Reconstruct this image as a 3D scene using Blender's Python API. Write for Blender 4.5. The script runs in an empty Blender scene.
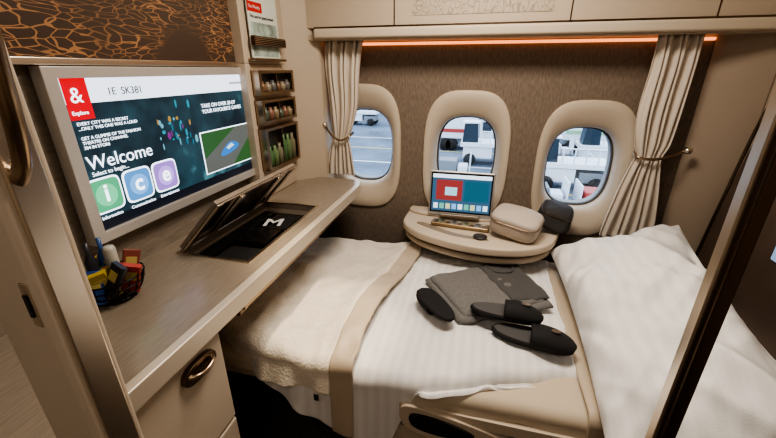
import bpy, bmesh, math, random
from mathutils import Vector, Matrix, noise, Euler
random.seed(4)
H=1.4
sc=bpy.context.scene
sc.view_settings.view_transform='AgX'
sc.view_settings.look='AgX - High Contrast'
sc.view_settings.exposure=0.2

# ---------------------------------------------------------------- materials
def newmat(name):
    m=bpy.data.materials.new(name); m.use_nodes=True
    nt=m.node_tree; b=nt.nodes['Principled BSDF']
    return m,nt,b
def mat(name,col,rough=.5,metal=0.,bump=0.,bscale=80.,var=0.,vscale=8.,stretch=(1,1,1),spec=None,coat=0.,sheen=0.,emit=None,es=1.):
    m,nt,b=newmat(name)
    b.inputs['Base Color'].default_value=(*col,1)
    b.inputs['Roughness'].default_value=rough
    b.inputs['Metallic'].default_value=metal
    if coat: b.inputs['Coat Weight'].default_value=coat; b.inputs['Coat Roughness'].default_value=.12
    if sheen: b.inputs['Sheen Weight'].default_value=sheen
    if emit:
        b.inputs['Emission Color'].default_value=(*emit,1); b.inputs['Emission Strength'].default_value=es
    tc=nt.nodes.new('ShaderNodeTexCoord')
    mp=nt.nodes.new('ShaderNodeMapping'); mp.inputs['Scale'].default_value=stretch
    nt.links.new(tc.outputs['Object'],mp.inputs['Vector'])
    if var:
        n=nt.nodes.new('ShaderNodeTexNoise'); n.inputs['Scale'].default_value=vscale; n.inputs['Detail'].default_value=5
        nt.links.new(mp.outputs[0],n.inputs['Vector'])
        r=nt.nodes.new('ShaderNodeValToRGB')
        r.color_ramp.elements[0].position=.3; r.color_ramp.elements[1].position=.7
        r.color_ramp.elements[0].color=(*[max(0,k*(1-var)) for k in col],1)
        r.color_ramp.elements[1].color=(*[min(1,k*(1+var)) for k in col],1)
        nt.links.new(n.outputs['Fac'],r.inputs[0]); nt.links.new(r.outputs[0],b.inputs['Base Color'])
    if bump:
        n2=nt.nodes.new('ShaderNodeTexNoise'); n2.inputs['Scale'].default_value=bscale; n2.inputs['Detail'].default_value=3
        nt.links.new(mp.outputs[0],n2.inputs['Vector'])
        bp=nt.nodes.new('ShaderNodeBump'); bp.inputs['Strength'].default_value=bump; bp.inputs['Distance'].default_value=.003
        nt.links.new(n2.outputs['Fac'],bp.inputs['Height']); nt.links.new(bp.outputs[0],b.inputs['Normal'])
    return m
def emis(name,col,s):
    m,nt,b=newmat(name)
    b.inputs['Base Color'].default_value=(0.01,0.01,0.01,1); b.inputs['Roughness'].default_value=.3
    b.inputs['Emission Color'].default_value=(*col,1); b.inputs['Emission Strength'].default_value=s
    return m
def striped(name,c1,c2,axis,freq,rough=.8,bump=.3):
    m,nt,b=newmat(name); b.inputs['Roughness'].default_value=rough
    tc=nt.nodes.new('ShaderNodeTexCoord'); w=nt.nodes.new('ShaderNodeTexWave')
    w.bands_direction=axis; w.inputs['Scale'].default_value=freq; w.inputs['Distortion'].default_value=.4; w.inputs['Detail'].default_value=1
    r=nt.nodes.new('ShaderNodeValToRGB'); r.color_ramp.elements[0].position=.35; r.color_ramp.elements[1].position=.65
    r.color_ramp.elements[0].color=(*c1,1); r.color_ramp.elements[1].color=(*c2,1)
    nt.links.new(tc.outputs['Object'],w.inputs['Vector']); nt.links.new(w.outputs['Fac'],r.inputs[0]); nt.links.new(r.outputs[0],b.inputs['Base Color'])
    n=nt.nodes.new('ShaderNodeTexNoise'); n.inputs['Scale'].default_value=260
    nt.links.new(tc.outputs['Object'],n.inputs['Vector'])
    bp=nt.nodes.new('ShaderNodeBump'); bp.inputs['Strength'].default_value=bump; bp.inputs['Distance'].default_value=.002
    nt.links.new(n.outputs['Fac'],bp.inputs['Height']); nt.links.new(bp.outputs[0],b.inputs['Normal'])
    return m

CREAM=mat('cream_shell',(.54,.45,.355),.45,bump=.08,bscale=300)
CREAM2=mat('cream_window_surround',(.61,.52,.415),.5)
FABRIC=mat('taupe_wall_fabric',(.235,.185,.145),.85,bump=.5,bscale=90,var=.2,vscale=22,stretch=(6,6,1.6))
FABRICL=mat('taupe_wall_fabric_left',(.27,.225,.18),.8,bump=.5,bscale=60,var=.16,vscale=14,stretch=(1,1.2,7))
WOOD=mat('desk_veneer',(.29,.24,.19),.34,var=.13,vscale=14,stretch=(14,1.2,1),coat=.3)
BRONZE=mat('bronze_metal',(.42,.32,.23),.28,1)
DBRONZE=mat('dark_bronze_metal',(.18,.13,.095),.3,1)
CHAMP=mat('champagne_metal',(.78,.70,.60),.28,1)
BLACK=mat('black_gloss',(.012,.011,.011),.2)
BLACKM=mat('black_matte',(.015,.014,.015),.75,bump=.2,bscale=400)
CARPET=mat('dark_carpet',(.10,.08,.07),.95,bump=.8,bscale=180,var=.35,vscale=60)
LEATH=mat('brown_padded_panel',(.12,.082,.06),.5,bump=.15,bscale=200,var=.1)
SHEETB=mat('beige_sheet',(.58,.49,.38),.7,bump=.2,bscale=300,sheen=.2)
DUVET=striped('white_duvet_satin',(.765,.75,.735),(.81,.80,.79),'X',9)
PILLM=striped('white_pillow_satin',(.77,.755,.74),(.805,.795,.78),'X',8)
BLANK=mat('knit_blanket',(.80,.73,.63),.9,bump=1.,bscale=140,sheen=.3,var=.05,vscale=60)
BANDM=mat('satin_beige_band',(.54,.45,.35),.5,bump=.15,bscale=200)
CURT=mat('curtain_cream',(.72,.64,.55),.85,bump=.3,bscale=250,sheen=.2)
GREYF=mat('grey_jersey',(.18,.175,.17),.9,bump=.4,bscale=300,var=.12,vscale=120)
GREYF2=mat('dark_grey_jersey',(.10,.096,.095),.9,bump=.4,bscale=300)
POUCH=mat('beige_pouch',(.50,.43,.37),.6,bump=.2,bscale=300)
WHITEP=mat('white_plastic',(.75,.75,.75),.4)
MIRROR=mat('mirror',(.8,.8,.8),.03,1)
RUBBER=mat('window_seal',(.10,.095,.09),.6)
ORANGE=emis('amber_led',(1.,.32,.12),1.6)

def glassmat():
    m=bpy.data.materials.new('window_glass'); m.use_nodes=True; nt=m.node_tree; nt.nodes.clear()
    o=nt.nodes.new('ShaderNodeOutputMaterial'); mx=nt.nodes.new('ShaderNodeMixShader'); t=nt.nodes.new('ShaderNodeBsdfTransparent'); g=nt.nodes.new('ShaderNodeBsdfGlossy')
    t.inputs[0].default_value=(.93,.96,1,1); g.inputs['Roughness'].default_value=.02; mx.inputs[0].default_value=.05
    nt.links.new(t.outputs[0],mx.inputs[1]); nt.links.new(g.outputs[0],mx.inputs[2]); nt.links.new(mx.outputs[0],o.inputs[0]); return m
GLASS=glassmat()

def pattern_mat(name,base,line,scale,stretch,thr,rough=.3,lo=.42,hi=.6,rotx=.5):
    m,nt,b=newmat(name); b.inputs['Roughness'].default_value=rough
    tc=nt.nodes.new('ShaderNodeTexCoord'); mp=nt.nodes.new('ShaderNodeMapping'); mp.inputs['Scale'].default_value=stretch
    mp.inputs['Rotation'].default_value=(rotx,0,0)
    nt.links.new(tc.outputs['Object'],mp.inputs['Vector'])
    nd=nt.nodes.new('ShaderNodeTexNoise'); nd.inputs['Scale'].default_value=9
    nt.links.new(mp.outputs[0],nd.inputs['Vector'])
    va=nt.nodes.new('ShaderNodeVectorMath'); va.operation='MULTIPLY_ADD'; va.inputs[1].default_value=(.12,.12,.12)
    nt.links.new(nd.outputs['Color'],va.inputs[0]); nt.links.new(mp.outputs[0],va.inputs[2])
    v=nt.nodes.new('ShaderNodeTexVoronoi'); v.feature='DISTANCE_TO_EDGE'; v.inputs['Scale'].default_value=scale
    nt.links.new(va.outputs[0],v.inputs['Vector'])
    lt=nt.nodes.new('ShaderNodeMath'); lt.operation='LESS_THAN'; lt.inputs[1].default_value=thr
    nt.links.new(v.outputs['Distance'],lt.inputs[0])
    n=nt.nodes.new('ShaderNodeTexNoise'); n.inputs['Scale'].default_value=3.5
    nt.links.new(tc.outputs['Object'],n.inputs['Vector'])
    g=nt.nodes.new('ShaderNodeMapRange'); g.inputs[1].default_value=lo; g.inputs[2].default_value=hi
    nt.links.new(n.outputs['Fac'],g.inputs[0])
    mu=nt.nodes.new('ShaderNodeMath'); mu.operation='MULTIPLY'
    nt.links.new(lt.outputs[0],mu.inputs[0]); nt.links.new(g.outputs[0],mu.inputs[1])
    mx=nt.nodes.new('ShaderNodeMix'); mx.data_type='RGBA'
    mx.inputs[6].default_value=(*base,1); mx.inputs[7].default_value=(*line,1)
    nt.links.new(mu.outputs[0],mx.inputs[0]); nt.links.new(mx.outputs[2],b.inputs['Base Color'])
    return m
PATT=pattern_mat('tree_pattern_panel',(.085,.058,.045),(.42,.22,.11),52,(1,.40,1.5),.05,.3,.42,.60)
DECO=pattern_mat('tree_pattern_light',(.51,.43,.34),(.34,.28,.215),60,(1,1,.6),.055,.5,.2,.4,0)

# ---------------------------------------------------------------- helpers
def link(o): sc.collection.objects.link(o); return o
def mobj(name,verts,faces,m,smooth=False,bevel=0,sub=0,solid=0,segs=3):
    me=bpy.data.meshes.new(name); me.from_pydata(verts,[],faces); me.update()
    bm=bmesh.new(); bm.from_mesh(me); bmesh.ops.recalc_face_normals(bm,faces=bm.faces); bm.to_mesh(me); bm.free()
    o=link(bpy.data.objects.new(name,me)); me.materials.append(m)
    if smooth:
        for p in me.polygons: p.use_smooth=True
    if solid:
        s=o.modifiers.new('s','SOLIDIFY'); s.thickness=solid; s.offset=-1
    if bevel:
        b=o.modifiers.new('b','BEVEL'); b.width=bevel; b.segments=segs; b.limit_method='ANGLE'; b.angle_limit=.6
        for p in me.polygons: p.use_smooth=True
        w=o.modifiers.new('w','WEIGHTED_NORMAL'); w.keep_sharp=False
    if sub:
        s=o.modifiers.new('ss','SUBSURF'); s.levels=sub; s.render_levels=sub
    return o
def box(name,x0,x1,y0,y1,z0,z1,m,bevel=.003,rot=None,**k):
    v=[(x,y,z) for x in (x0,x1) for y in (y0,y1) for z in (z0,z1)]
    f=[(0,1,3,2),(4,6,7,5),(0,4,5,1),(2,3,7,6),(0,2,6,4),(1,5,7,3)]
    o=mobj(name,v,f,m,bevel=bevel,**k)
    if rot: rotate(o,rot,((x0+x1)/2,(y0+y1)/2,(z0+z1)/2))
    return o
def rotate(o,rot,piv):
    M=Matrix.Translation(piv)@Euler(rot).to_matrix().to_4x4()@Matrix.Translation(-Vector(piv))
    if o.type=='MESH': o.data.transform(M)
    else: o.matrix_world=M@o.matrix_world
    return o
def group(name,parts,loc=None):
    e=link(bpy.data.objects.new(name,None)); e.empty_display_size=.05
    if loc: e.location=loc
    bpy.context.view_layer.update()
    for p in parts:
        p.parent=e; p.matrix_parent_inverse=e.matrix_world.inverted()
    return e
def prism(name,pts,axis,a0,a1,m,bevel=0,**k):
    n=len(pts)
    def P(p,a):
        return (a,p[0],p[1]) if axis=='X' else ((p[0],a,p[1]) if axis=='Y' else (p[0],p[1],a))
    v=[P(p,a0) for p in pts]+[P(p,a1) for p in pts]
    f=[tuple(range(n)),tuple(range(n,2*n))]+[(i,(i+1)%n,n+(i+1)%n,n+i) for i in range(n)]
    return mobj(name,v,f,m,bevel=bevel,**k)
def catmull(pts,n=8,closed=False):
    out=[];L=len(pts)
    rng=range(L) if closed else range(L-1)
    for i in rng:
        g=lambda j:Vector(pts[j%L]) if closed else Vector(pts[max(0,min(L-1,j))])
        p0,p1,p2,p3=g(i-1),g(i),g(i+1),g(i+2)
        for k in range(n):
            t=k/n
            out.append(tuple(.5*((2*p1)+(-p0+p2)*t+(2*p0-5*p1+4*p2-p3)*t*t+(-p0+3*p1-3*p2+p3)*t**3)))
    if not closed: out.append(tuple(pts[-1]))
    return out
def tube(name,pts,r,m,closed=False,res=3,smoothp=True):
    c=bpy.data.curves.new(name,'CURVE'); c.dimensions='3D'; c.bevel_depth=r; c.bevel_resolution=res; c.use_fill_caps=True
    P=catmull(pts,6,closed) if smoothp and len(pts)>2 else pts
    s=c.splines.new('POLY'); s.points.add(len(P)-1)
    for i,p in enumerate(P): s.points[i].co=(*p,1)
    s.use_cyclic_u=closed
    o=link(bpy.data.objects.new(name,c)); c.materials.append(m)
    return tomesh(o)
def tomesh(o):
    dg=bpy.context.evaluated_depsgraph_get(); dg.update()
    me=bpy.data.meshes.new_from_object(o.evaluated_get(dg)); n=o.name; mw=o.matrix_world.copy(); old=o.data
    bpy.data.objects.remove(o)
    me.transform(mw)
    for p in me.polygons: p.use_smooth=True
    return link(bpy.data.objects.new(n,me))
def sellipse(cx,cz,w,h,e=3.2,n=48):
    out=[]
    for i in range(n):
        a=2*math.pi*i/n; c,s=math.cos(a),math.sin(a)
        out.append((cx+w/2*math.copysign(abs(c)**(2/e),c),cz+h/2*math.copysign(abs(s)**(2/e),s)))
    return out
def plate(name,outer,holes,to3,m,depth=.01,bevel=0):
    c=bpy.data.curves.new(name,'CURVE'); c.dimensions='2D'; c.fill_mode='BOTH'; c.extrude=depth/2; c.bevel_depth=bevel
    for P in [outer]+holes:
        s=c.splines.new('POLY'); s.points.add(len(P)-1)
        for i,p in enumerate(P): s.points[i].co=(p[0],p[1],0,1)
        s.use_cyclic_u=True
    o=link(bpy.data.objects.new(name,c)); c.materials.append(m); o.matrix_world=to3
    bpy.context.view_layer.update()
    o=tomesh(o)
    for p in o.data.polygons: p.use_smooth=False
    return o
def loft(name,rings,m,capend=False,smooth=True,closed=True,**k):
    n=len(rings[0]); v=[p for r in rings for p in r]; f=[]
    for j in range(len(rings)-1):
        for i in range(n if closed else n-1):
            f.append((j*n+i,j*n+(i+1)%n,(j+1)*n+(i+1)%n,(j+1)*n+i))
    if capend: f.append(tuple(range(n))); f.append(tuple((len(rings)-1)*n+i for i in range(n)))
    return mobj(name,v,f,m,smooth=smooth,**k)
def text(name,body,size,loc,m,rot=(math.pi/2,0,math.pi/2),ext=.0004,align='LEFT',bold=0):
    c=bpy.data.curves.new(name,'FONT'); c.body=body; c.size=size; c.extrude=ext; c.align_x=align; c.offset=bold
    o=link(bpy.data.objects.new(name,c)); c.materials.append(m); o.location=loc; o.rotation_euler=rot
    bpy.context.view_layer.update(); o=tomesh(o)
    for p in o.data.polygons: p.use_smooth=False
    return o
def lathe(name,prof,m,c=(0,0,0),n=28,**k):
    rings=[[(c[0]+r*math.cos(2*math.pi*i/n),c[1]+r*math.sin(2*math.pi*i/n),c[2]+z) for i in range(n)] for r,z in prof]
    return loft(name,rings,m,**k)
TOY=lambda y:Matrix(((1,0,0,0),(0,0,-1,y),(0,1,0,0),(0,0,0,1)))
TOX=lambda x:Matrix(((0,0,1,x),(1,0,0,0),(0,1,0,0),(0,0,0,1)))
TOZ=lambda z:Matrix.Translation((0,0,z))

# ---------------------------------------------------------------- room shell
WY=1.94
box('floor',-1.2,1.3,-1.2,2.0,-.05,0,CARPET,0)
box('ceiling',-1.2,1.3,-1.2,2.0,2.1,2.15,CREAM,0)
wins=[(-.632,.995),(-.075,.970),(.488,.935)]
SW,SH=.435,.67
holes=[sellipse(cx,cz,SW-.02,SH-.02) for cx,cz in wins]
plate('wall_window_side',[(-1.2,0),(1.3,0),(1.3,2.1),(-1.2,2.1)],holes,TOY(WY+.01),FABRIC,.02)
for i,(cx,cz) in enumerate(wins):
    def ring(w,h,y,e,z=cz): return [(p[0],y,p[1]) for p in sellipse(cx,z,w,h,e)]
    s=loft('surround',[ring(SW,SH,1.942,3.2),ring(SW,SH,1.932,3.2),ring(SW-.012,SH-.012,1.926,3.2),ring(SW-.075,SH-.10,1.936,3.0),
        ring(.346,.45,1.955,2.9),ring(.322,.42,1.972,2.8),ring(.312,.410,2.00,2.7),ring(.308,.406,2.03,2.7)],CREAM2)
    seal=loft('seal',[ring(.310,.408,2.028,2.7),ring(.296,.394,2.026,2.7),ring(.294,.392,2.05,2.7),ring(.32,.415,2.06,2.7)],RUBBER)
    g=plate('glass',sellipse(cx,cz,.30,.40,2.7),[],TOY(2.04),GLASS,.002)
    sk=loft('outer_reveal',[ring(.298,.396,2.05,2.7),ring(.298,.396,2.10,2.7)],mat('outer_reveal_grey',(.35,.35,.36),.6))
    group('window_%d'%(i+1),[s,seal,g,sk])
box('wall_left',-1.0,-.98,-1.2,1.95,0,2.1,FABRICL,0)
box('wall_right',1.08,1.10,-1.2,1.95,0,2.1,CREAM,0)
box('wall_rear',-1.2,1.3,-1.22,-1.2,0,2.1,CREAM,0)
oh=[box('face',-.98,1.08,1.79,1.81,1.575,2.1,CREAM,.004),
    box('soffit',-.98,1.08,1.79,1.935,1.525,1.545,CREAM,.002),
    box('moulding',-.80,1.0,1.765,1.80,1.53,1.572,CREAM2,.010),
    box('moulding_shadow_gap',-.80,1.0,1.783,1.80,1.572,1.580,DBRONZE,.0)]
for x in (-.42,.30,.80):
    oh.append(box('seam',x-.0025,x+.0025,1.7885,1.7905,1.58,2.1,DBRONZE,0))
oh.append(box('pattern_inlay',-.34,.235,1.7880,1.7900,1.615,1.90,DECO,0))
group('overhead_panel',oh)
box('trim_led',-.78,.88,1.925,1.936,1.508,1.52,ORANGE,0)

prism('wall_corner_panel',[(-.98,1.70),(-.93,1.70),(-.80,1.83),(-.80,1.935),(-.98,1.935)],'Z',.80,2.1,CREAM,.01)
box('wall_upper_panel',-.979,-.955,-.2,1.375,1.425,2.1,PATT,.003)
box('trim_upper',-.979,-.945,-.2,1.375,1.408,1.425,CHAMP,.003)
col=[box('body',-.98,-.915,1.375,1.70,.858,1.42,CREAM,.004)]
col.append(box('upper_body',-.98,-.915,1.375,1.70,1.42,2.1,CREAM,.004))
colors=[[(.22,.12,.07),(.30,.25,.18),(.16,.15,.14)],[(.10,.13,.10),(.25,.13,.09),(.28,.22,.14)],[(.10,.20,.09),(.16,.24,.11),(.22,.21,.14)]]
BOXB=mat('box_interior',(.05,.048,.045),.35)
for k,(z0,z1) in enumerate([(1.30,1.395),(1.185,1.28),(.985,1.165)]):
    col.append(plate('frame_%d'%k,[(1.40,z0),(1.69,z0),(1.69,z1),(1.40,z1)],[[(1.42,z0+.012),(1.67,z0+.012),(1.67,z1-.012),(1.42,z1-.012)]],TOX(-.897),BRONZE,.036))
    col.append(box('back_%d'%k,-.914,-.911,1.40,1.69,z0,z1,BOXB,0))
    col.append(box('divider_%d'%k,-.912,-.884,1.543,1.547,z0+.012,z1-.012,BRONZE,0))
    for j in range(6):
        y=1.440+j*.041; h=(z1-z0-.03)*random.uniform(.55,.85); cc=colors[k][j%3]
        col.append(lathe('bottle',[(.001,0),(.015,0),(.016,h*.7),(.008,h*.82),(.008,h),(.001,h)],mat('snack_%d_%d'%(k,j),cc,.35),(-.894,y,z0+.012),12))
group('storage_column',col)
MAGW=mat('magazine_paper',(.66,.69,.64),.35); RED=mat('magazine_red',(.6,.03,.03),.4); INK=mat('ink',(.03,.03,.03),.5)
mg=[box('pocket_band',-.895,-.875,1.40,1.64,1.485,1.52,DBRONZE,.004),
    box('pocket_base',-.912,-.878,1.395,1.64,1.43,1.44,BRONZE,.003)]
for k in range(5): mg.append(box('mesh_wire',-.876,-.872,1.40,1.64,1.487+k*.0065,1.489+k*.0065,CHAMP,0))
group('magazine_rack',mg)
mz=[box('cover',-.905,-.899,1.41,1.625,1.441,1.70,MAGW,.001),box('pages',-.9105,-.905,1.42,1.635,1.441,1.69,WHITEP,.001),
    box('masthead',-.899,-.8983,1.41,1.51,1.605,1.64,RED,0),
    text('title','The Weekly',.016,(-.8978,1.415,1.617),WHITEP),
    text('headline','The case for going forward',.0155,(-.8978,1.42,1.585),INK),
    box('photo',-.899,-.8984,1.42,1.61,1.448,1.57,mat('cover_photo',(.36,.44,.40),.4,var=.5,vscale=20),0)]
group('magazine',mz)

# ---------------------------------------------------------------- television
tv=[plate('bezel',[(.655,.975),(1.452,.975),(1.452,1.404),(.655,1.404)],[[(.682,1.0),(1.428,1.0),(1.428,1.382),(.682,1.382)]],TOX(-.955),mat('tv_bezel_silver',(.68,.65,.62),.3,.5),.03,.002),
    box('back',-.979,-.955,.66,1.447,.98,1.40,BLACK,.003)]
SX=-.949
def scr(name,y0,y1,z0,z1,m,k=0): 
    o=box(name,SX-.003,SX+.0006*k,y0,y1,z0,z1,m,0); tv.append(o); return o
def tealscreen():
    m,nt,b=newmat('screen_background'); b.inputs['Base Color'].default_value=(.01,.01,.01,1); b.inputs['Roughness'].default_value=.3
    tc=nt.nodes.new('ShaderNodeTexCoord'); n=nt.nodes.new('ShaderNodeTexNoise'); n.inputs['Scale'].default_value=9; n.inputs['Detail'].default_value=6
    nt.links.new(tc.outputs['Object'],n.inputs['Vector'])
    r=nt.nodes.new('ShaderNodeValToRGB'); e=r.color_ramp.elements
    e[0].position=.38; e[0].color=(.012,.03,.045,1); e[1].position=.64; e[1].color=(.03,.09,.12,1)
    x=r.color_ramp.elements.new(.74); x.color=(.12,.30,.34,1)
    nt.links.new(n.outputs['Fac'],r.inputs[0]); nt.links.new(r.outputs[0],b.inputs['Emission Color']); b.inputs['Emission Strength'].default_value=.8
    return m
scr('background',.682,1.428,1.0,1.382,tealscreen(),0)
WH=emis('screen_white',(.80,.86,.95),1.8)
scr('header',.682,1.428,1.322,1.382,emis('screen_header',(.76,.82,.92),1.4),1)
scr('logo',.692,.752,1.285,1.382,emis('screen_red',(.65,.01,.02),1.1),2)
scr('footer',.682,1.428,1.0,1.03,emis('screen_footer',(.006,.01,.02),1),1)
tv.append(text('logo_text','Explore',.013,(SX+.003,.697,1.297),WH))
tv.append(text('logo_mark','&',.05,(SX+.003,.703,1.325),WH))
tv.append(text('seat','1E  SK381',.026,(SX+.003,.80,1.338),emis('screen_ink',(.02,.02,.03),1)))
tv.append(text('tag','entertainment',.015,(SX+.003,1.30,1.347),emis('screen_ink2',(.1,.1,.12),1)))
tv.append(text('promo','EVERY CITY WAS A SECRET\n...ONLY THIS ONE WAS A LOUD\n\nGET A GLIMPSE OF THE FASHION\nTHEATRE ON CHANNEL\n304 IN STORE',.0115,(SX+.003,.70,1.272),WH))
tv.append(text('welcome','Welcome',.050,(SX+.003,.695,1.163),WH))
tv.append(text('select','Select to begin...',.016,(SX+.003,.70,1.146),WH))
tv.append(text('promo2','TAKE ON OVER 30 OF\nYOUR FAVOURITE GAMES',.019,(SX+.003,1.13,1.275),WH))
def rsq(y,z,s,m,k,nm):
    P=[(p[0],p[1]) for p in sellipse(y,z,s,s,6,32)]
    tv.append(plate(nm,P,[],TOX(SX+.0012*k),m,.001))
for y,colr,l,lab in ((.722,(.08,.40,.20),'i','Information'),(.823,(.10,.28,.58),'c','Communication'),(.922,(.34,.20,.60),'e','Entertainment')):
    rsq(y,1.092,.094,WH,1,'icon_border'); rsq(y,1.092,.084,emis('icon_'+l,colr,1.1),2,'icon_fill')
    tv.append(plate('icon_disc',sellipse(y,1.092,.060,.060,2,28),[],TOX(SX+.0036),emis('icon_disc_'+l,tuple(min(1,c*1.5+.06) for c in colr),1.),.0006))
    tv.append(text('icon_letter',l,.066,(SX+.0045,y,1.076),WH,align='CENTER',bold=.0015))
    tv.append(text('icon_label',lab,.013,(SX+.003,y,1.030),WH,align='CENTER'))
for k in range(30):
    y=random.uniform(.93,1.09); z=random.uniform(1.17,1.30)
    tv.append(plate('scene_light',sellipse(y,z,random.uniform(.003,.014),random.uniform(.005,.028),2,12),[],TOX(SX+.0012),emis('sc%d'%k,random.choice([(.05,.35,.45),(.2,.5,.6),(.04,.2,.3),(.5,.3,.08),(.3,.05,.3)]),.8),.0004))
scr('picture_border',1.10,1.395,1.045,1.195,WH,2)
scr('picture_track',1.104,1.391,1.049,1.191,emis('track_green',(.04,.13,.04),.9),3)
tv.append(prism('picture_road',[(1.104,1.049),(1.25,1.049),(1.391,1.15),(1.391,1.191),(1.30,1.191),(1.104,1.10)],'X',SX+.001,SX+.0028,emis('track_grey',(.12,.13,.12),1),0))
tv.append(prism('picture_car',catmull([(1.19,1.10),(1.22,1.094),(1.29,1.11),(1.30,1.125),(1.26,1.14),(1.22,1.125)],4,True),'X',SX+.002,SX+.004,emis('car_blue',(.03,.18,.50),1.2),0))
tv.append(prism('picture_car_window',[(1.225,1.122),(1.255,1.134),(1.275,1.124),(1.235,1.112)],'X',SX+.003,SX+.0045,emis('car_win',(.6,.7,.8),1.),0))
group('television',tv)

# ---------------------------------------------------------------- desk
DZ=.857
outer=[(-.979,-.1),(-.600,-.1)]+catmull([(-.600,1.60),(-.600,1.72),(-.615,1.775),(-.66,1.80)],5)+[(-.979,1.80)]
rec=[(-.895,.86),(-.655,.86),(-.655,1.36),(-.895,1.36)]
dk=[plate('top',outer,[rec],TOZ(DZ-.012),WOOD,.024,0)]
dk.append(prism('edge_lip',[(-.601,-.1),(-.575,-.1),(-.575,1.70),(-.59,1.765),(-.62,1.80),(-.65,1.80),(-.615,1.77),(-.601,1.70)],'Z',DZ-.05,DZ+.001,mat('edge_lip_cream',(.66,.58,.48),.35,.25),.004))
dk.append(plate('apron',outer,[rec],TOZ(DZ-.0375),CREAM,.026,0))
dk.append(plate('recess_frame',[(-.905,.85),(-.645,.85),(-.645,1.37),(-.905,1.37)],[rec],TOZ(DZ+.001),CHAMP,.005))
dk.append(box('recess_tray',-.897,-.653,.858,1.362,DZ-.075,DZ-.045,BLACK,.002))
for (a,b_,c_,d_,h,m_) in ((-.80,-.70,1.16,1.30,.02,BLACKM),(-.81,-.70,1.02,1.14,.026,BLACK),(-.81,-.68,.89,1.0,.016,BLACKM),(-.88,-.83,.90,1.32,.02,BLACK)):
    dk.append(box('kit',a,b_,c_,d_,DZ-.045,DZ-.045+h,m_,.004))
    dk.append(plate('kit_outline',[(a,c_),(b_,c_),(b_,d_),(a,d_)],[[(a+.003,c_+.003),(b_-.003,c_+.003),(b_-.003,d_-.003),(a+.003,d_-.003)]],TOZ(DZ-.0448+h),BRONZE,.001))
dk.append(text('kit_letter','M',.10,(-.80,1.165,DZ-.022),WHITEP,rot=(0,0,.25),bold=.002))
dk.append(text('kit_text','for her',.028,(-.80,1.05,DZ-.0175),BRONZE,rot=(0,0,0)))
dk.append(box('cabinet',-.979,-.612,.0,.640,.02,DZ-.05,CREAM,.004))
for z0,z1 in ((.50,.795),(.10,.492)):
    dk.append(box('drawer_front',-.614,-.598,.02,.632,z0,z1,CREAM2,.005))
dk.append(plate('latch_plate',sellipse(.545,.752,.10,.046,2.6,32),[],TOX(-.592),DBRONZE,.010,.002))
dk.append(tube('latch_pull',[(-.588,.508,.757),(-.574,.52,.755),(-.571,.545,.752),(-.574,.57,.755),(-.588,.582,.757)],.006,BRONZE))
group('desk',dk)
hx,hz=-.893,DZ+.004; tx,tz=-.730,DZ+.175
def lidpt(s,y,o):
    dx,dz=tx-hx,tz-hz; L=math.hypot(dx,dz); nx_,nz_=dz/L,-dx/L
    return (hx+dx*s+nx_*o,y,hz+dz*s+nz_*o)
def lidbox(name,s0,s1,y0,y1,o0,o1,m,y0b=None,y1b=None):
    v=[lidpt(s,y,o) for s,ya,yb in ((s0,y0,y1),(s1,y0 if y0b is None else y0b,y1 if y1b is None else y1b)) for y in (ya,yb) for o in (o0,o1)]
    return mobj(name,v,[(0,1,3,2),(4,6,7,5),(0,4,5,1),(2,3,7,6),(0,2,6,4),(1,5,7,3)],m,bevel=.002)
lid=[lidbox('panel',0.02,1,.865,1.355,-.016,-.002,WOOD),lidbox('mirror',.08,.95,.875,1.345,-.003,.0005,MIRROR),
     lidbox('rail_top',.95,1.,.865,1.355,-.001,.004,CHAMP),lidbox('rail_near',0.02,1.,.865,.890,-.001,.006,CHAMP),
     lidbox('rail_far',0.02,1.,1.330,1.355,-.001,.006,CHAMP),lidbox('centre_panel',.04,.93,1.00,1.22,-.001,.003,DBRONZE),
     lidbox('arm_near',.04,.95,.985,1.005,.002,.010,CHAMP),lidbox('arm_far',.04,.95,1.215,1.235,.002,.010,CHAMP),
     tube('hinge_bar',[(hx,.86,hz),(hx,1.36,hz)],.004,CHAMP,smoothp=False)]
group('vanity_mirror_lid',lid)
tr=[box('leaf',-.90,-.640,.78,1.70,.755,.775,CREAM,.006),box('edge_rail',-.642,-.622,.77,1.70,.748,.780,BRONZE,.005),
    tube('slide_tube',[(-.66,.80,.735),(-.66,1.68,.735)],.010,CHAMP,smoothp=False),box('slide_bracket',-.70,-.63,.755,.80,.735,.785,DBRONZE,.006),
    box('runner',-.88,-.72,.80,1.68,.775,.806,DBRONZE,.002)]
group('tray_table',tr)
# basket
bc=(-.872,.615,DZ)
bk=[]
WIRE=mat('wire_dark',(.03,.028,.028),.35,.8)
for rr,zz in ((.045,.004),(.060,.025),(.068,.045),(.072,.065)):
    bk.append(tube('hoop',[(bc[0]+rr*math.cos(a*math.pi/8),bc[1]+rr*math.sin(a*math.pi/8),bc[2]+zz) for a in range(16)],.002,WIRE,closed=True,res=1,smoothp=False))
for a in range(18):
    t=a*math.pi/9
    bk.append(tube('wire',[(bc[0]+r*math.cos(t+w),bc[1]+r*math.sin(t+w),bc[2]+z) for r,z,w in ((.045,.004,0),(.062,.03,.1),(.072,.065,.2))],.0015,WIRE,res=1))
bk.append(lathe('base',[(.001,.002),(.045,.002),(.045,.005),(.001,.005)],WIRE,bc))
sn=[]
pc=[(.4,.06,.05),(.55,.38,.10),(.05,.12,.40),(.5,.48,.42),(.1,.25,.13),(.03,.03,.035),(.45,.25,.1),(.04,.04,.05),(.50,.08,.06),(.05,.12,.3),(.55,.42,.08),(.3,.1,.08)]
STR=mat('packet_label',(.6,.5,.2),.35)
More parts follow.
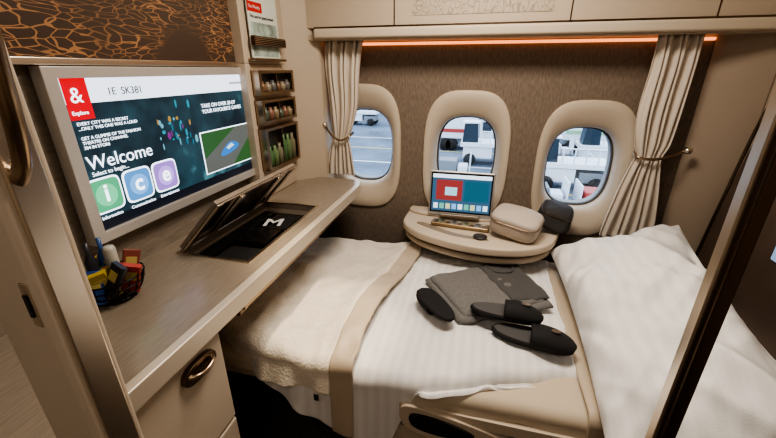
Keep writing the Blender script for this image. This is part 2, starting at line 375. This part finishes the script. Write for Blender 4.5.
for k,c_ in enumerate(pc):
    a=k*2.4; r=.012+.034*(k%3)/2; x=bc[0]+r*math.cos(a); y=bc[1]+r*math.sin(a); zb=DZ+.008+.016*(k%2)
    m_=mat('wrapper_%d'%k,c_,.3)
    if k in (3,): sn.append(lathe('can',[(.001,0),(.012,0),(.014,.006),(.014,.108),(.011,.116),(.001,.116)],m_,(x,y,zb),18))
    elif k in(7,9): sn.append(lathe('bottle',[(.001,0),(.012,0),(.013,.09),(.005,.11),(.005,.138),(.001,.138)],m_,(x,y,zb),16))
    else:
        P=[(x+u,y,zb+.045+v) for u,v in ((-.020,-.04),(.020,-.04),(.018,0),(.020,.042),(-.020,.042),(-.018,0))]
        o=loft('packet',[[(x+(p[0]-x)*.9,p[1]-.008,p[2]) for p in P],[(p[0],p[1]-.002,p[2]) for p in P],[(p[0],p[1]+.006,p[2]) for p in P]],m_,capend=True,smooth=False)
        l=box('packet_label',x-.012,x+.012,y-.0095,y-.0078,zb+.045,zb+.07,STR,0)
        ro=(random.uniform(-.35,.35),random.uniform(-.4,.4),random.uniform(-.2,1.2))
        rotate(o,ro,(x,y,zb+.04)); rotate(l,ro,(x,y,zb+.04)); sn+=[o,l]
group('snack_basket',bk+sn)

# ---------------------------------------------------------------- bed
BZ=.515
def wr(x,y,s=1.):
    v=Vector((x*3.1*s,y*3.1*s,.3)); a=noise.noise(v)
    v2=Vector((x*7*s+2,y*4*s,1.7)); b=noise.noise(v2)
    c_=abs(noise.noise(Vector((x*5*s+y*3,y*6*s-x*2,5.))))
    d_=abs(noise.noise(Vector((x*11*s-y*7,y*9*s+x*4,8.))))
    return .6*a+.35*b-.8*c_-.4*d_+.3
def cloth(name,x0,x1,nx,yfar,yedge,hem,m,zt=BZ,R=.05,amp=.012,thick=.014,fold=.010,seed=0,sub=1,skew=None,zfun=None):
    rows=[]
    for i in range(nx+1):
        u=i/nx; pts=[]
        ye=yedge(x0+(x1-x0)*u) if callable(yedge) else yedge
        n1,n2,n3=44,6,12
        hz_=hem(x0+(x1-x0)*u)
        for j in range(n1+n2+n3+1):
            if j<=n1: y=yfar+(ye+R-yfar)*j/n1; z=zt; d=0
            elif j<=n1+n2:
                a=(j-n1)/n2*math.pi/2; y=ye+R-R*math.sin(a); z=zt-R+R*math.cos(a); d=.2
            else:
                k=(j-n1-n2)/n3; y=ye; z=zt-R+(hz_-(zt-R))*k; d=k
            x=x0+(x1-x0)*u
            w=wr(x+seed,y)
            if j<=n1: z+=amp*w
            else:
                z+=amp*w*(1-d); y-=fold*d*(.6+math.sin(x*26+seed*3)*.6+math.sin(x*57)*.3)
            if zfun: z+=zfun(x,y)
            if skew: x+=skew(x,y,z,u)
            pts.append((x,y,z))
        rows.append(pts)
    n=len(rows[0]); v=[p for r in rows for p in r]
    f=[(i*n+j,i*n+j+1,(i+1)*n+j+1,(i+1)*n+j) for i in range(nx) for j in range(n-1)]
    o=mobj(name,v,f,m,smooth=True,solid=thick,sub=sub)
    if o.data.polygons[0].normal.z<0:
        o.data.flip_normals()
    return o
bed=[box('mattress',-.93,1.06,.87,1.76,.36,.492,SHEETB,.03),
     box('foot_support',-.93,-.28,1.25,1.74,.02,.36,DBRONZE,.02),
     prism('shell',catmull([(-.28,.86),(-.2,.845),(.3,.84),(.8,.85),(1.06,.86)],6)+[(1.06,1.78),(-.28,1.78)],'Z',.04,.33,CREAM,.01),
     prism('shell_rail',catmull([(-.28,.845),(-.2,.832),(.3,.825),(.8,.835),(1.06,.845)],6)+[(1.06,.90),(-.28,.90)],'Z',.405,.445,CREAM2,.012),
     prism('shell_recess',[(-.28,.87),(1.06,.86),(1.06,.95),(-.28,.95)],'Z',.33,.41,DBRONZE,0),
     prism('armrest_curve',catmull([(-.16,.445),(-.05,.44),(.12,.40),(.24,.34),(.30,.30),(.12,.325),(-.04,.33),(-.15,.36)],6,True),'Y',.818,.86,CREAM2,.008),
     prism('armrest_slot',catmull([(-.13,.425),(-.03,.42),(.06,.385),(-.02,.36),(-.12,.375)],6,True),'Y',.812,.83,BLACKM,0)]
bed.append(cloth('fitted_sheet',-.93,1.06,80,1.76,.84,lambda x:.445,SHEETB,zt=BZ-.012,amp=.006,thick=.01,fold=.006,R=.035))
group('lie_flat_bed',bed)
yed=lambda x: .832 if x<-.12 else .832+ .16*min(1,max(0,(x+.12)/.45))**1.2
def dz_(x,y): return .012+.012*math.cos((x-.02)*6)
duv=cloth('duvet_body',-.38,.37,64,1.74,yed,lambda x:(.24 if x<-.2 else max(.24,.24+(x+.2)*3.0) if x<-.12 else .49),DUVET,zt=BZ+.006,amp=.030,thick=.014,fold=.016,seed=3,zfun=dz_,R=.045)
duv2=cloth('duvet_foot',-.66,-.36,30,1.70,.842,lambda x:.40-(x+.66)*.6,DUVET,zt=BZ+.004,amp=.010,thick=.012,fold=.020,seed=5,R=.045)
group('duvet',[duv,duv2])
skw=lambda x,y:(.03*math.sin(y*4.5)+.045*(y-1.25))
def puff(x,y):
    e=min(1,(x+.93)/.18); return .022*math.sin((x+.6)*5+y*3.2)+.014*math.sin(x*3-y*7)-.02*(1-e)
bl=[cloth('knit_throw',-.92,-.365,60,1.72,lambda x:.83+.12*max(0,(-.62-x)/.3)**1.5,lambda x:.425+.012*math.sin(x*9),BLANK,zt=BZ+.052,amp=.040,thick=.018,fold=.022,seed=1.3,skew=lambda x,y,z,u:skw(x,y)*u,zfun=lambda x,y:puff(x,y)*min(1,(-.365-x)/.1+.0)),
    cloth('satin_border',-.366,-.285,12,1.722,.828,lambda x:.26,BANDM,zt=BZ+.053,amp=.040,thick=.014,fold=.016,seed=1.3,skew=lambda x,y,z,u:skw(x,y))]
lab=box('label',-.44,-.425,.790,.793,.425,.45,INK,0); bl.append(lab)
group('blanket',bl)
fs=cloth('border',.355,.42,10,1.74,.832,lambda x:.46,BANDM,zt=BZ+.012,amp=.010,thick=.012,fold=.004,seed=3,R=.04)
fs2=cloth('white_sheet',.42,1.05,40,1.74,.832,lambda x:.45,DUVET,zt=BZ+.004,amp=.012,thick=.012,fold=.004,seed=3,R=.04)
fs3=[cloth('stripe',x,x+w_,4,1.74,.831,lambda x:.451,BANDM,zt=BZ+.0065,amp=.012,thick=.010,fold=.004,seed=3,R=.04) for x,w_ in ((.60,.012),(.66,.03),(.73,.012),(.80,.03))]
group('top_sheet',[fs,fs2]+fs3)

def pillow(name,lx,ly,th,m,M,nu=48,nv=70,seed=0,near=1.):
    vt=[];vb=[]
    for i in range(nu+1):
        for j in range(nv+1):
            u=-1+2*i/nu; v=-1+2*j/nv
            x=lx/2*u*(1+.04*(abs(u*v))**2)*(1-.045*(1-v*v))
            if near<1 and u>0: x*=1-(1-near)*max(0,-v*.5+.5)
            y=ly/2*v*(1-.045*(1-u*u))
            h=th/2*(max(0,(1-u**4))*max(0,(1-v**4)))**.55
            w=noise.noise(Vector((x*6+seed,y*5,seed)))*.028+noise.noise(Vector((x*14+seed,y*9,seed)))*.010-abs(noise.noise(Vector((x*7+y*5,y*3,seed+4))))*.045-abs(noise.noise(Vector((x*9-y*8,y*5,seed+7))))*.026
            rad=math.sin(math.atan2(v,u+1.1)*14+seed)*.006*max(0,1-abs(u))**.3
            k=min(1,h/(th*.2))
            vt.append(M@Vector((x,y,h+(w+rad)*k+.002))); vb.append(M@Vector((x,y,-h*.6)))
    n=nv+1; N=len(vt)
    f=[(i*n+j,(i+1)*n+j,(i+1)*n+j+1,i*n+j+1) for i in range(nu) for j in range(nv)]
    f+= [tuple(N+k for k in q[::-1]) for q in f]
    b=[i*n for i in range(nu+1)]+[nu*n+j for j in range(1,nv+1)]+[i*n+nv for i in range(nu-1,-1,-1)]+[j for j in range(nv-1,0,-1)]
    for a in range(len(b)):
        p,q=b[a],b[(a+1)%len(b)]; f.append((p,q,q+N,p+N))
    return mobj(name,[tuple(p) for p in vt+vb],f,m,smooth=True,sub=1)
Mp=Matrix.Translation((.605,1.205,.660))@Euler((.08,-.36,-.02)).to_matrix().to_4x4()
group('pillow',[pillow('case',.50,1.0,.21,PILLM,Mp,seed=2.,near=.66)])

# ---------------------------------------------------------------- curtains
def curtain(name,prof,m,npl,amp,y0):
    rings=[];P=catmull([tuple(p) for p in prof],6); nu=npl*8
    for z,xl,xr in P:
        r=[]
        for i in range(nu+1):
            u=i/nu; w=(xr-xl)
            x=xl+w*u+ .006*math.sin(u*npl*2*math.pi*.5+z*4)
            y=y0+amp*math.sin(u*npl*2*math.pi+.5*math.sin(z*6))*(.45+.55*min(1,w/.18))+.006*noise.noise(Vector((u*6,z*5,1)))
            r.append((x,y,z))
        rings.append(r)
    return loft(name,rings,m,closed=False,solid=.002)
c1=curtain('cloth',[(1.525,-.785,-.59),(1.40,-.79,-.61),(1.22,-.775,-.625),(1.10,-.765,-.66),(1.06,-.765,-.675),(1.0,-.785,-.665),(.92,-.80,-.655),(.862,-.805,-.65)],CURT,6,.018,1.865)
t1=tube('tie_rope',[(-.81,1.86,1.135),(-.775,1.835,1.09),(-.72,1.828,1.055),(-.67,1.84,1.075),(-.66,1.88,1.09)],.0055,BRONZE)
k1=lathe('tie_knob',[(.001,-.012),(.012,-.01),(.016,0),(.012,.01),(.001,.012)],CHAMP,(-.80,1.835,1.13),14)
group('curtain',[c1,t1,k1])
c2=curtain('cloth',[(1.525,.65,.81),(1.40,.655,.815),(1.22,.65,.81),(1.10,.665,.80),(1.04,.68,.78),(.98,.665,.785),(.88,.640,.80),(.72,.61,.82),(.64,.60,.82)],CURT,6,.020,1.86)
t2=tube('tie_rope',[(.67,1.87,1.055),(.675,1.83,1.04),(.73,1.82,1.035),(.80,1.83,1.05),(.86,1.86,1.075)],.0065,BRONZE)
k2=lathe('tie_knob',[(.001,-.014),(.014,-.012),(.019,0),(.014,.012),(.001,.014)],CHAMP,(.865,1.85,1.075),14)
group('curtain.001',[c2,t2,k2])

# ---------------------------------------------------------------- right headwall panel
hp=[prism('padded_panel',[(1.83,.40),(1.76,.89),(1.675,1.31),(1.50,1.44),(.2,1.44),(.2,.40)],'X',1.0,1.08,LEATH,.012),
    tube('edge_trim',[(1.0,1.83,.40),(1.0,1.76,.89),(1.0,1.675,1.31),(1.0,1.50,1.44),(1.0,.8,1.44)],.006,DBRONZE)]
hp.append(box('reflection_patch',.99,1.002,1.27,1.40,.80,.92,emis('reflection_glow',(.35,.50,.7),.7),.004))  # made-up glowing panel for a bluish reflection; no screen known here
group('headboard_panel',hp)
prism('wall_corner_right',[(1.08,1.84),(1.02,1.86),(.92,1.90),(.88,1.935),(1.08,1.935)],'Z',.3,2.1,mat('shaded_cream_corner',(.40,.32,.25),.5),.01)  # cream corner with its shade put into a darker base colour

# ---------------------------------------------------------------- door frame posts
dl=[box('post',-.565,-.475,.25,.31,0,2.1,CREAM,.008),
    box('edge_strip',-.481,-.471,.262,.300,0,2.1,CHAMP,.003),
    box('latch_plate',-.497,-.484,.248,.252,1.115,1.175,CHAMP,.004),
    box('strike_slot',-.493,-.488,.246,.249,1.13,1.16,BLACK,0),
    tube('bar_handle',[(-.36,.262,1.60),(-.385,.25,1.50),(-.395,.245,1.42),(-.41,.25,1.36),(-.44,.262,1.315),(-.475,.275,1.29)],.008,BRONZE),
    tube('bar_handle_inner',[(-.40,.262,1.60),(-.42,.25,1.50),(-.425,.245,1.42),(-.445,.262,1.36)],.005,CHAMP)]
group('door_1',dl)
dr=[box('post',.318,.336,.50,.535,0,2.1,DBRONZE,.004),box('edge',.311,.319,.51,.53,0,2.1,CHAMP,.002)]
group('door_2',dr)

# ---------------------------------------------------------------- console
plan=catmull([(-.355,1.82),(-.345,1.71),(-.25,1.60),(-.08,1.525),(.08,1.50),(.23,1.53),(.345,1.62),(.40,1.76)],8)
def sc_plan(k,cx=.02,cy=1.92): return [(cx+(p[0]-cx)*k,cy+(p[1]-cy)*k) for p in plan]
cn=[prism('top',plan+[(.42,1.924),(-.35,1.924)],'Z',.640,.68,CREAM2,.010),
    prism('underside',sc_plan(.93)+[(.38,1.924),(-.32,1.924)],'Z',.61,.642,DBRONZE,0),
    prism('lower_tier',sc_plan(.965)+[(.40,1.924),(-.34,1.924)],'Z',.596,.622,CREAM,.01),
    prism('raised_shelf',catmull([(-.34,1.922),(-.34,1.86),(-.25,1.82),(0,1.80),(.2,1.83),(.28,1.922)],5),'Z',.68,.694,CREAM2,.005),
    prism('inlay',catmull([(-.27,1.70),(-.1,1.60),(.06,1.575),(.05,1.60),(-.09,1.63),(-.24,1.72)],5,True),'Z',.679,.682,WOOD,0)]
group('side_console',cn)
rm=[box('body',-.205,.075,1.675,1.735,.683,.701,mat('brass_remote',(.45,.34,.22),.35,.8),.006)]
for i in range(9):
    for j in range(2): rm.append(box('key',-.19+i*.029,-.171+i*.029,1.683+j*.025,1.70+j*.025,.701,.704,BRONZE if (i+j)%2 else DBRONZE,.002))
for o in rm: rotate(o,(0,0,-.12),(-.065,1.70,.69))
group('keypad_controller',rm)
tb=[]
TM=Matrix.Translation((-.075,1.80,.706))@Euler((-.14,0,0)).to_matrix().to_4x4()
def tbx(n,x0,x1,z0,z1,y0,y1,m,b=.002):
    o=box(n,x0,x1,y0,y1,z0,z1,m,b); o.data.transform(TM); tb.append(o)
tbx('shell',-.160,.160,.0,.222,-.002,.012,mat('tablet_silver',(.6,.6,.6),.3,.7),.005)
tbx('screen_border',-.152,.152,.010,.214,-.0035,0,BLACK,.001)
tbx('screen',-.145,.145,.018,.206,-.0045,-.001,emis('tab_bg',(.05,.12,.20),1.),0)
tbx('title_bar',-.145,.145,.187,.206,-.0052,-.001,emis('tab_title',(.55,.65,.75),1.5),0)
tbx('photo',-.125,.005,.075,.178,-.0055,-.001,emis('tab_red',(.32,.05,.05),1.),0)
tbx('photo_sun',-.08,-.02,.10,.142,-.006,-.001,emis('tab_org',(.35,.65,.75),1.),0)
tbx('panel',.015,.135,.075,.178,-.0055,-.001,emis('tab_pan',(.02,.12,.18),1.),0)
for i in range(9): tbx('app',-.135+i*.031,-.112+i*.031,.03,.058,-.0055,-.001,emis('tab_app%d'%i,[(.6,.7,.8),(.15,.4,.3),(.5,.5,.3),(.2,.4,.7)][i%4],1.2),0)
tbx('foot',-.10,.10,-.008,.006,-.03,.05,mat('tablet_foot',(.35,.30,.25),.4,.5),.004)
group('tablet',tb)

def softbox(name,lx,ly,lz,m,M,e=4,seed=0,wr_=.004,taper=.0):
    rings=[]
    for k in range(15):
        t=-1+2*k/14; h=math.copysign(abs(t)**.8,t); s=(1-abs(t)**5)**(1/3.) if abs(t)<1 else 0.05
        s=max(s,.05)
        r=[]
        for p in sellipse(0,0,lx*s*(1-taper*t),ly*s*(1-taper*t*1.4),e,40):
            w=noise.noise(Vector((p[0]*14+seed,p[1]*14,t*2)))*wr_
            r.append(tuple(M@Vector((p[0]*(1+w*6),p[1]*(1+w*6),lz/2*h+w))))
        rings.append(r)
    return loft(name,rings,m,capend=True)
Mq=Matrix.Translation((.190,1.660,.750))@Euler((.14,.12,-.35)).to_matrix().to_4x4()
po=[softbox('body',.215,.17,.11,POUCH,Mq,4.5,1.)]
po.append(tube('zip',[tuple(Mq@Vector((x,y,.022))) for x,y in [(p[0],p[1]) for p in sellipse(0,0,.2175,.1725,4.5,24)]],.002,BRONZE,closed=True,res=1))
group('amenity_pouch',po)
Md=Matrix.Translation((.378,1.80,.750))@Euler((.1,.26,-.2)).to_matrix().to_4x4()
group('toiletry_bag',[softbox('body',.15,.18,.10,mat('charcoal_bag',(.05,.046,.045),.7,bump=.3),Md,4,3.,.006,.10),
    tube('zip',[tuple(Md@Vector((p[0],p[1],.028))) for p in sellipse(0,0,.145,.172,4,24)],.002,DBRONZE,closed=True,res=1)])
group('coaster',[lathe('disc',[(.001,0),(.03,0),(.032,.004),(.03,.008),(.001,.009)],mat('slate_disc',(.05,.045,.045),.4),(.035,1.60,.683),24)])

# ---------------------------------------------------------------- pyjamas & slippers
def slab(name,c,zb,th,m,nx=30,ny=30,amp=.006,seed=0,edge=.3):
    c=[Vector((p[0],p[1],0)) for p in c]; top=[];bot=[]
    for i in range(nx+1):
        for j in range(ny+1):
            u,v=i/nx,j/ny
            p=c[0]*(1-u)*(1-v)+c[1]*u*(1-v)+c[2]*u*v+c[3]*(1-u)*v
            p=p+Vector((noise.noise(Vector((u*4,v*4,seed))),noise.noise(Vector((u*4,v*4,seed+9))),0))*.012
            eu=min(u,1-u)*2; ev=min(v,1-v)*2
            r=min(1,min(eu,ev)/edge*2.2); prof=math.sqrt(max(0,1-(1-r)**2))
            z=zb+th*(.35+.65*prof)+amp*noise.noise(Vector((p.x*16,p.y*11,seed)))+amp*noise.noise(Vector((p.x*34,p.y*28,seed)))*.4
            top.append((p.x,p.y,z)); bot.append((p.x,p.y,zb))
    n=ny+1;N=len(top)
    f=[(i*n+j,(i+1)*n+j,(i+1)*n+j+1,i*n+j+1) for i in range(nx) for j in range(ny)]
    f+=[tuple(N+k for k in q[::-1]) for q in f]
    b=[i*n for i in range(nx+1)]+[nx*n+j for j in range(1,ny+1)]+[i*n+ny for i in range(nx-1,-1,-1)]+[j for j in range(ny-1,0,-1)]
    for a in range(len(b)):
        p,q=b[a],b[(a+1)%len(b)]; f.append((p,q,q+N,p+N))
    return mobj(name,top+bot,f,m,smooth=True)
pj=[slab('trousers',[(-.18,1.38),(-.02,1.115),(.325,1.30),(.175,1.66)],.553,.014,GREYF,seed=1,edge=.12),
    slab('shirt',[(-.16,1.385),(-.005,1.14),(.300,1.315),(.16,1.62)],.565,.014,GREYF,seed=2,edge=.12),
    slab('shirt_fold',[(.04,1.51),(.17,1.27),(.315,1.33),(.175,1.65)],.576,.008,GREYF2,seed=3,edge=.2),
    tube('collar',[(.07,1.53,.584),(.11,1.47,.587),(.18,1.49,.587),(.18,1.58,.585)],.004,GREYF2)]
group('folded_pyjamas',pj)
def slipper(name,cx,cy,cz,ang,L=.27,tilt=(0,0),flip=False):
    M=Matrix.Translation((cx,cy,cz))@Euler((tilt[0],tilt[1],ang)).to_matrix().to_4x4()
    if flip: M=M@Euler((math.pi,0,0)).to_matrix().to_4x4()
    def w(t):
        base=math.sqrt(max(0,1-abs(t)**3.2)); return .050*base*(1+.16*t)*(L/.27)
    ts=[-1+2*i/24 for i in range(25)]
    out=[(L/2*t,w(t)) for t in ts]+[(L/2*t,-w(t)) for t in ts[::-1][1:-1]]
    v=[tuple(M@Vector((x,y,z))) for z in (0,.014) for x,y in out]; n=len(out)
    f=[tuple(range(n)),tuple(range(n,2*n))]+[(i,(i+1)%n,n+(i+1)%n,n+i) for i in range(n)]
    s=mobj('sole',v,f,BLACKM,bevel=.004)
    ins=[(x*.93,y*.88) for x,y in out]
    v2=[tuple(M@Vector((x,y,z))) for z in (.0135,.017) for x,y in ins]
    s2=mobj('insole',v2,f,GREYF2,bevel=.001)
    rings=[]
    for k in range(15):
        t=-.05+1.045*k/14; ww=w(min(t,.999))+.001; hgt=.045*(1-max(0,(t-.1)/.95)**2.2)*(.9 if t<.1 else 1)
        rings.append([tuple(M@Vector((L/2*t,ww*math.cos(a),.012+max(.004,hgt)*math.sin(a)))) for a in [math.pi*i/12 for i in range(13)]])
    up=loft('upper',rings,BLACKM,closed=False,solid=.003)
    emb=plate('motif',sellipse(L*.25,0,.03,.02,2,16),[],M@Matrix.Translation((0,0,.055)),BRONZE,.001)
    return group(name,[s,s2,up,emb])
slipper('slipper',-.11,1.165,.598,math.atan2(-.15,.12)+math.pi,L=.22,flip=True)
slipper('slipper.001',.225,1.085,.560,-.16,L=.27)
slipper('slipper.002',.140,1.160,.592,-.10,L=.25,tilt=(-.06,-.02),flip=False)

# ---------------------------------------------------------------- exterior apron
APR=mat('apron_asphalt',(.15,.19,.24),.9,var=.3,vscale=.35)
box('ground',-60,60,3,120,-5.1,-5,APR,0)
WPAINT=mat('vehicle_white',(.75,.77,.8),.4); GRN=mat('vehicle_grey',(.22,.24,.26),.5); TYRE=mat('tyre',(.02,.02,.02),.8); WGL=mat('vehicle_glass',(.03,.05,.07),.1); RP=mat('vehicle_red',(.45,.06,.05),.4); YEL=mat('paint_yellow',(.6,.5,.12),.6); LGR=mat('vehicle_green',(.3,.5,.3),.5)
def wheelo(x,y,z,r):
    o=lathe('wheel',[(.01,-.15),(r*.5,-.16),(r,-.15),(r,.15),(.01,.15)],TYRE,(0,0,0),18)
    o.data.transform(Matrix.Translation((x,y,z))@Euler((math.pi/2,0,0)).to_matrix().to_4x4()); return o
def truck(name,x,y,L,hh,stripe,ang=0):
    g=-4.985
    ps=[box('cargo_box',x-L/2,x+L*.22,y,y+2.4,g+1.0,g+hh,WPAINT,.05),
        prism('cab',[(x+L*.25,g+.7),(x+L/2,g+.7),(x+L/2,g+1.6),(x+L*.44,g+2.6),(x+L*.25,g+2.6)],'Y',y+.1,y+2.3,WPAINT,.05),
        prism('cab_glass',[(x+L*.30,g+1.6),(x+L*.47,g+1.6),(x+L*.43,g+2.4),(x+L*.30,g+2.4)],'Y',y+.05,y+2.35,WGL,0),
        box('chassis',x-L/2,x+L*.48,y+.2,y+2.2,g+.6,g+1.0,GRN,.02),
        box('side_stripe',x-L/2+.1,x+L*.2,y-.02,y+.02,g+1.5,g+1.8,stripe,0)]
    for wx in (-.38,-.25,.36): ps.append(wheelo(x+L*wx,y+.1,g+.5,.5)); ps.append(wheelo(x+L*wx,y+2.2,g+.5,.5))
    return group(name,ps)
truck('catering_truck',-1.3,31.6,4.4,3.0,RP)
truck('service_truck',9.5,33,6,3.2,LGR)
def loader(name,x,y):
    g=-4.985
    ps=[box('deck',x-2,x+2,y,y+2,g+1.3,g+1.6,WPAINT,.03),box('body',x-1.8,x+.2,y+.1,y+1.9,g+.5,g+1.3,WPAINT,.05),box('engine',x+.4,x+1.8,y+.1,y+1.9,g+.5,g+1.1,GRN,.05),
        prism('cab',[(x-1.9,g+1.6),(x-.8,g+1.6),(x-.9,g+2.9),(x-1.8,g+2.9)],'Y',y+.2,y+1.3,WGL,.03),box('roof',x-1.95,x-.75,y+.1,y+1.4,g+2.9,g+3.0,WPAINT,.02)]
    for t in (-1.3,1.3): ps.append(wheelo(x+t,y+.05,g+.42,.42)); ps.append(wheelo(x+t,y+1.95,g+.42,.42))
    for t in range(5): ps.append(tube('rail',[(x-.6+t*.6,y+.05,g+1.6),(x-.6+t*.6,y+.05,g+2.4)],.04,WPAINT,smoothp=False,res=1))
    ps.append(tube('handrail',[(x-.6,y+.05,g+2.4),(x+1.8,y+.05,g+2.4)],.04,WPAINT,smoothp=False,res=1))
    return group(name,ps)
loader('cargo_loader',5.0,21.6); loader('cargo_loader.001',8.6,27.5); loader('cargo_loader.002',-14.5,44); loader('cargo_loader.003',.6,26.6)
def cart(name,x,y,c):
    g=-4.985
    ps=[box('bed',x-1.1,x+1.1,y,y+1.4,g+.45,g+.6,GRN,.02),box('load',x-.9,x+.3,y+.1,y+1.2,g+.6,g+1.3,c,.05),box('load_b',x+.35,x+.95,y+.2,y+1.1,g+.6,g+1.0,WPAINT,.05),
        box('end_frame',x-1.1,x-1.04,y,y+1.4,g+.6,g+1.6,WPAINT,.01),box('end_frame_b',x+1.04,x+1.1,y,y+1.4,g+.6,g+1.6,WPAINT,.01)]
    for t in (-.8,.8): ps.append(wheelo(x+t,y+.05,g+.25,.25)); ps.append(wheelo(x+t,y+1.35,g+.25,.25))
    return group(name,ps)
cart('baggage_cart',5.6,17.2,RP); cart('baggage_cart.001',3.0,17.6,GRN); cart('baggage_cart.002',7.6,24.0,LGR); cart('baggage_cart.003',-1.6,22.0,GRN); cart('baggage_cart.004',5.4,29.0,WPAINT)
tm=[box('block',-40,50,60,75,-5,3,mat('terminal_panel',(.45,.50,.56),.6),0)]
for i in range(22): tm.append(box('glazing',-39+i*4,-36+i*4,59.9,60,-2.5,1.5,WGL,0))
group('terminal_building',tm)
for i in range(5):
    box('apron_marking' if i==0 else 'apron_marking.%03d'%i,-30,30,16+i*5,16.2+i*5,-5,-4.99,YEL if i%2 else WPAINT,0)

# ---------------------------------------------------------------- lights
w=bpy.data.worlds.new('world'); sc.world=w; w.use_nodes=True
bg=w.node_tree.nodes['Background']; bg.inputs[0].default_value=(.78,.88,1,1); bg.inputs[1].default_value=2.4
def area(name,loc,rot,sx,sy,p,col):
    l=bpy.data.lights.new(name,'AREA'); l.shape='RECTANGLE'; l.size=sx; l.size_y=sy; l.energy=p; l.color=col
    o=link(bpy.data.objects.new(name,l)); o.location=loc; o.rotation_euler=rot; return o
area('added_overhead_light',(-.05,1.1,2.08),(0,0,0),.55,.30,15,(1,.90,.77))  # unseen warm key light added overhead, no known fixture
area('added_overhead_light.001',(0,-.5,2.08),(0,0,0),.7,.4,5.5,(1,.92,.82))  # unseen rear fill added to lift the foreground and headwall
def spot(name,loc,tgt,p,ang,col,blend=.6):
    l=bpy.data.lights.new(name,'SPOT'); l.energy=p; l.spot_size=ang; l.spot_blend=blend; l.color=col; l.shadow_soft_size=.03
    o=link(bpy.data.objects.new(name,l)); o.location=loc; d=Vector(tgt)-Vector(loc); o.rotation_euler=d.to_track_quat('-Z','Y').to_euler(); return o
spot('reading_light',(-.35,.95,2.05),(-.50,1.00,.55),44,.46,(1,.84,.60),.8)
spot('added_bed_spot',(.55,1.4,2.05),(.2,1.2,.55),12,.9,(1,.90,.78))  # extra spot added from the window side to brighten the bed

# ---------------------------------------------------------------- camera
f=370.;yaw=math.atan(100/399.3);p=math.atan(150/370)
s,c,sp,cp=math.sin(yaw),math.cos(yaw),math.sin(p),math.cos(p)
Fv=Vector((-s*cp,c*cp,-sp)); Rv=Vector((c,s,0)); Uv=Rv.cross(Fv)
cam=bpy.data.cameras.new('camera'); cam.sensor_width=36; cam.lens=36*f/776; cam.clip_start=.02; cam.clip_end=300
co=link(bpy.data.objects.new('camera',cam))
R=Matrix((Rv,Uv,-Fv)).transposed().to_4x4()
co.matrix_world=Matrix.Translation((0,0,H))@R
sc.camera=co
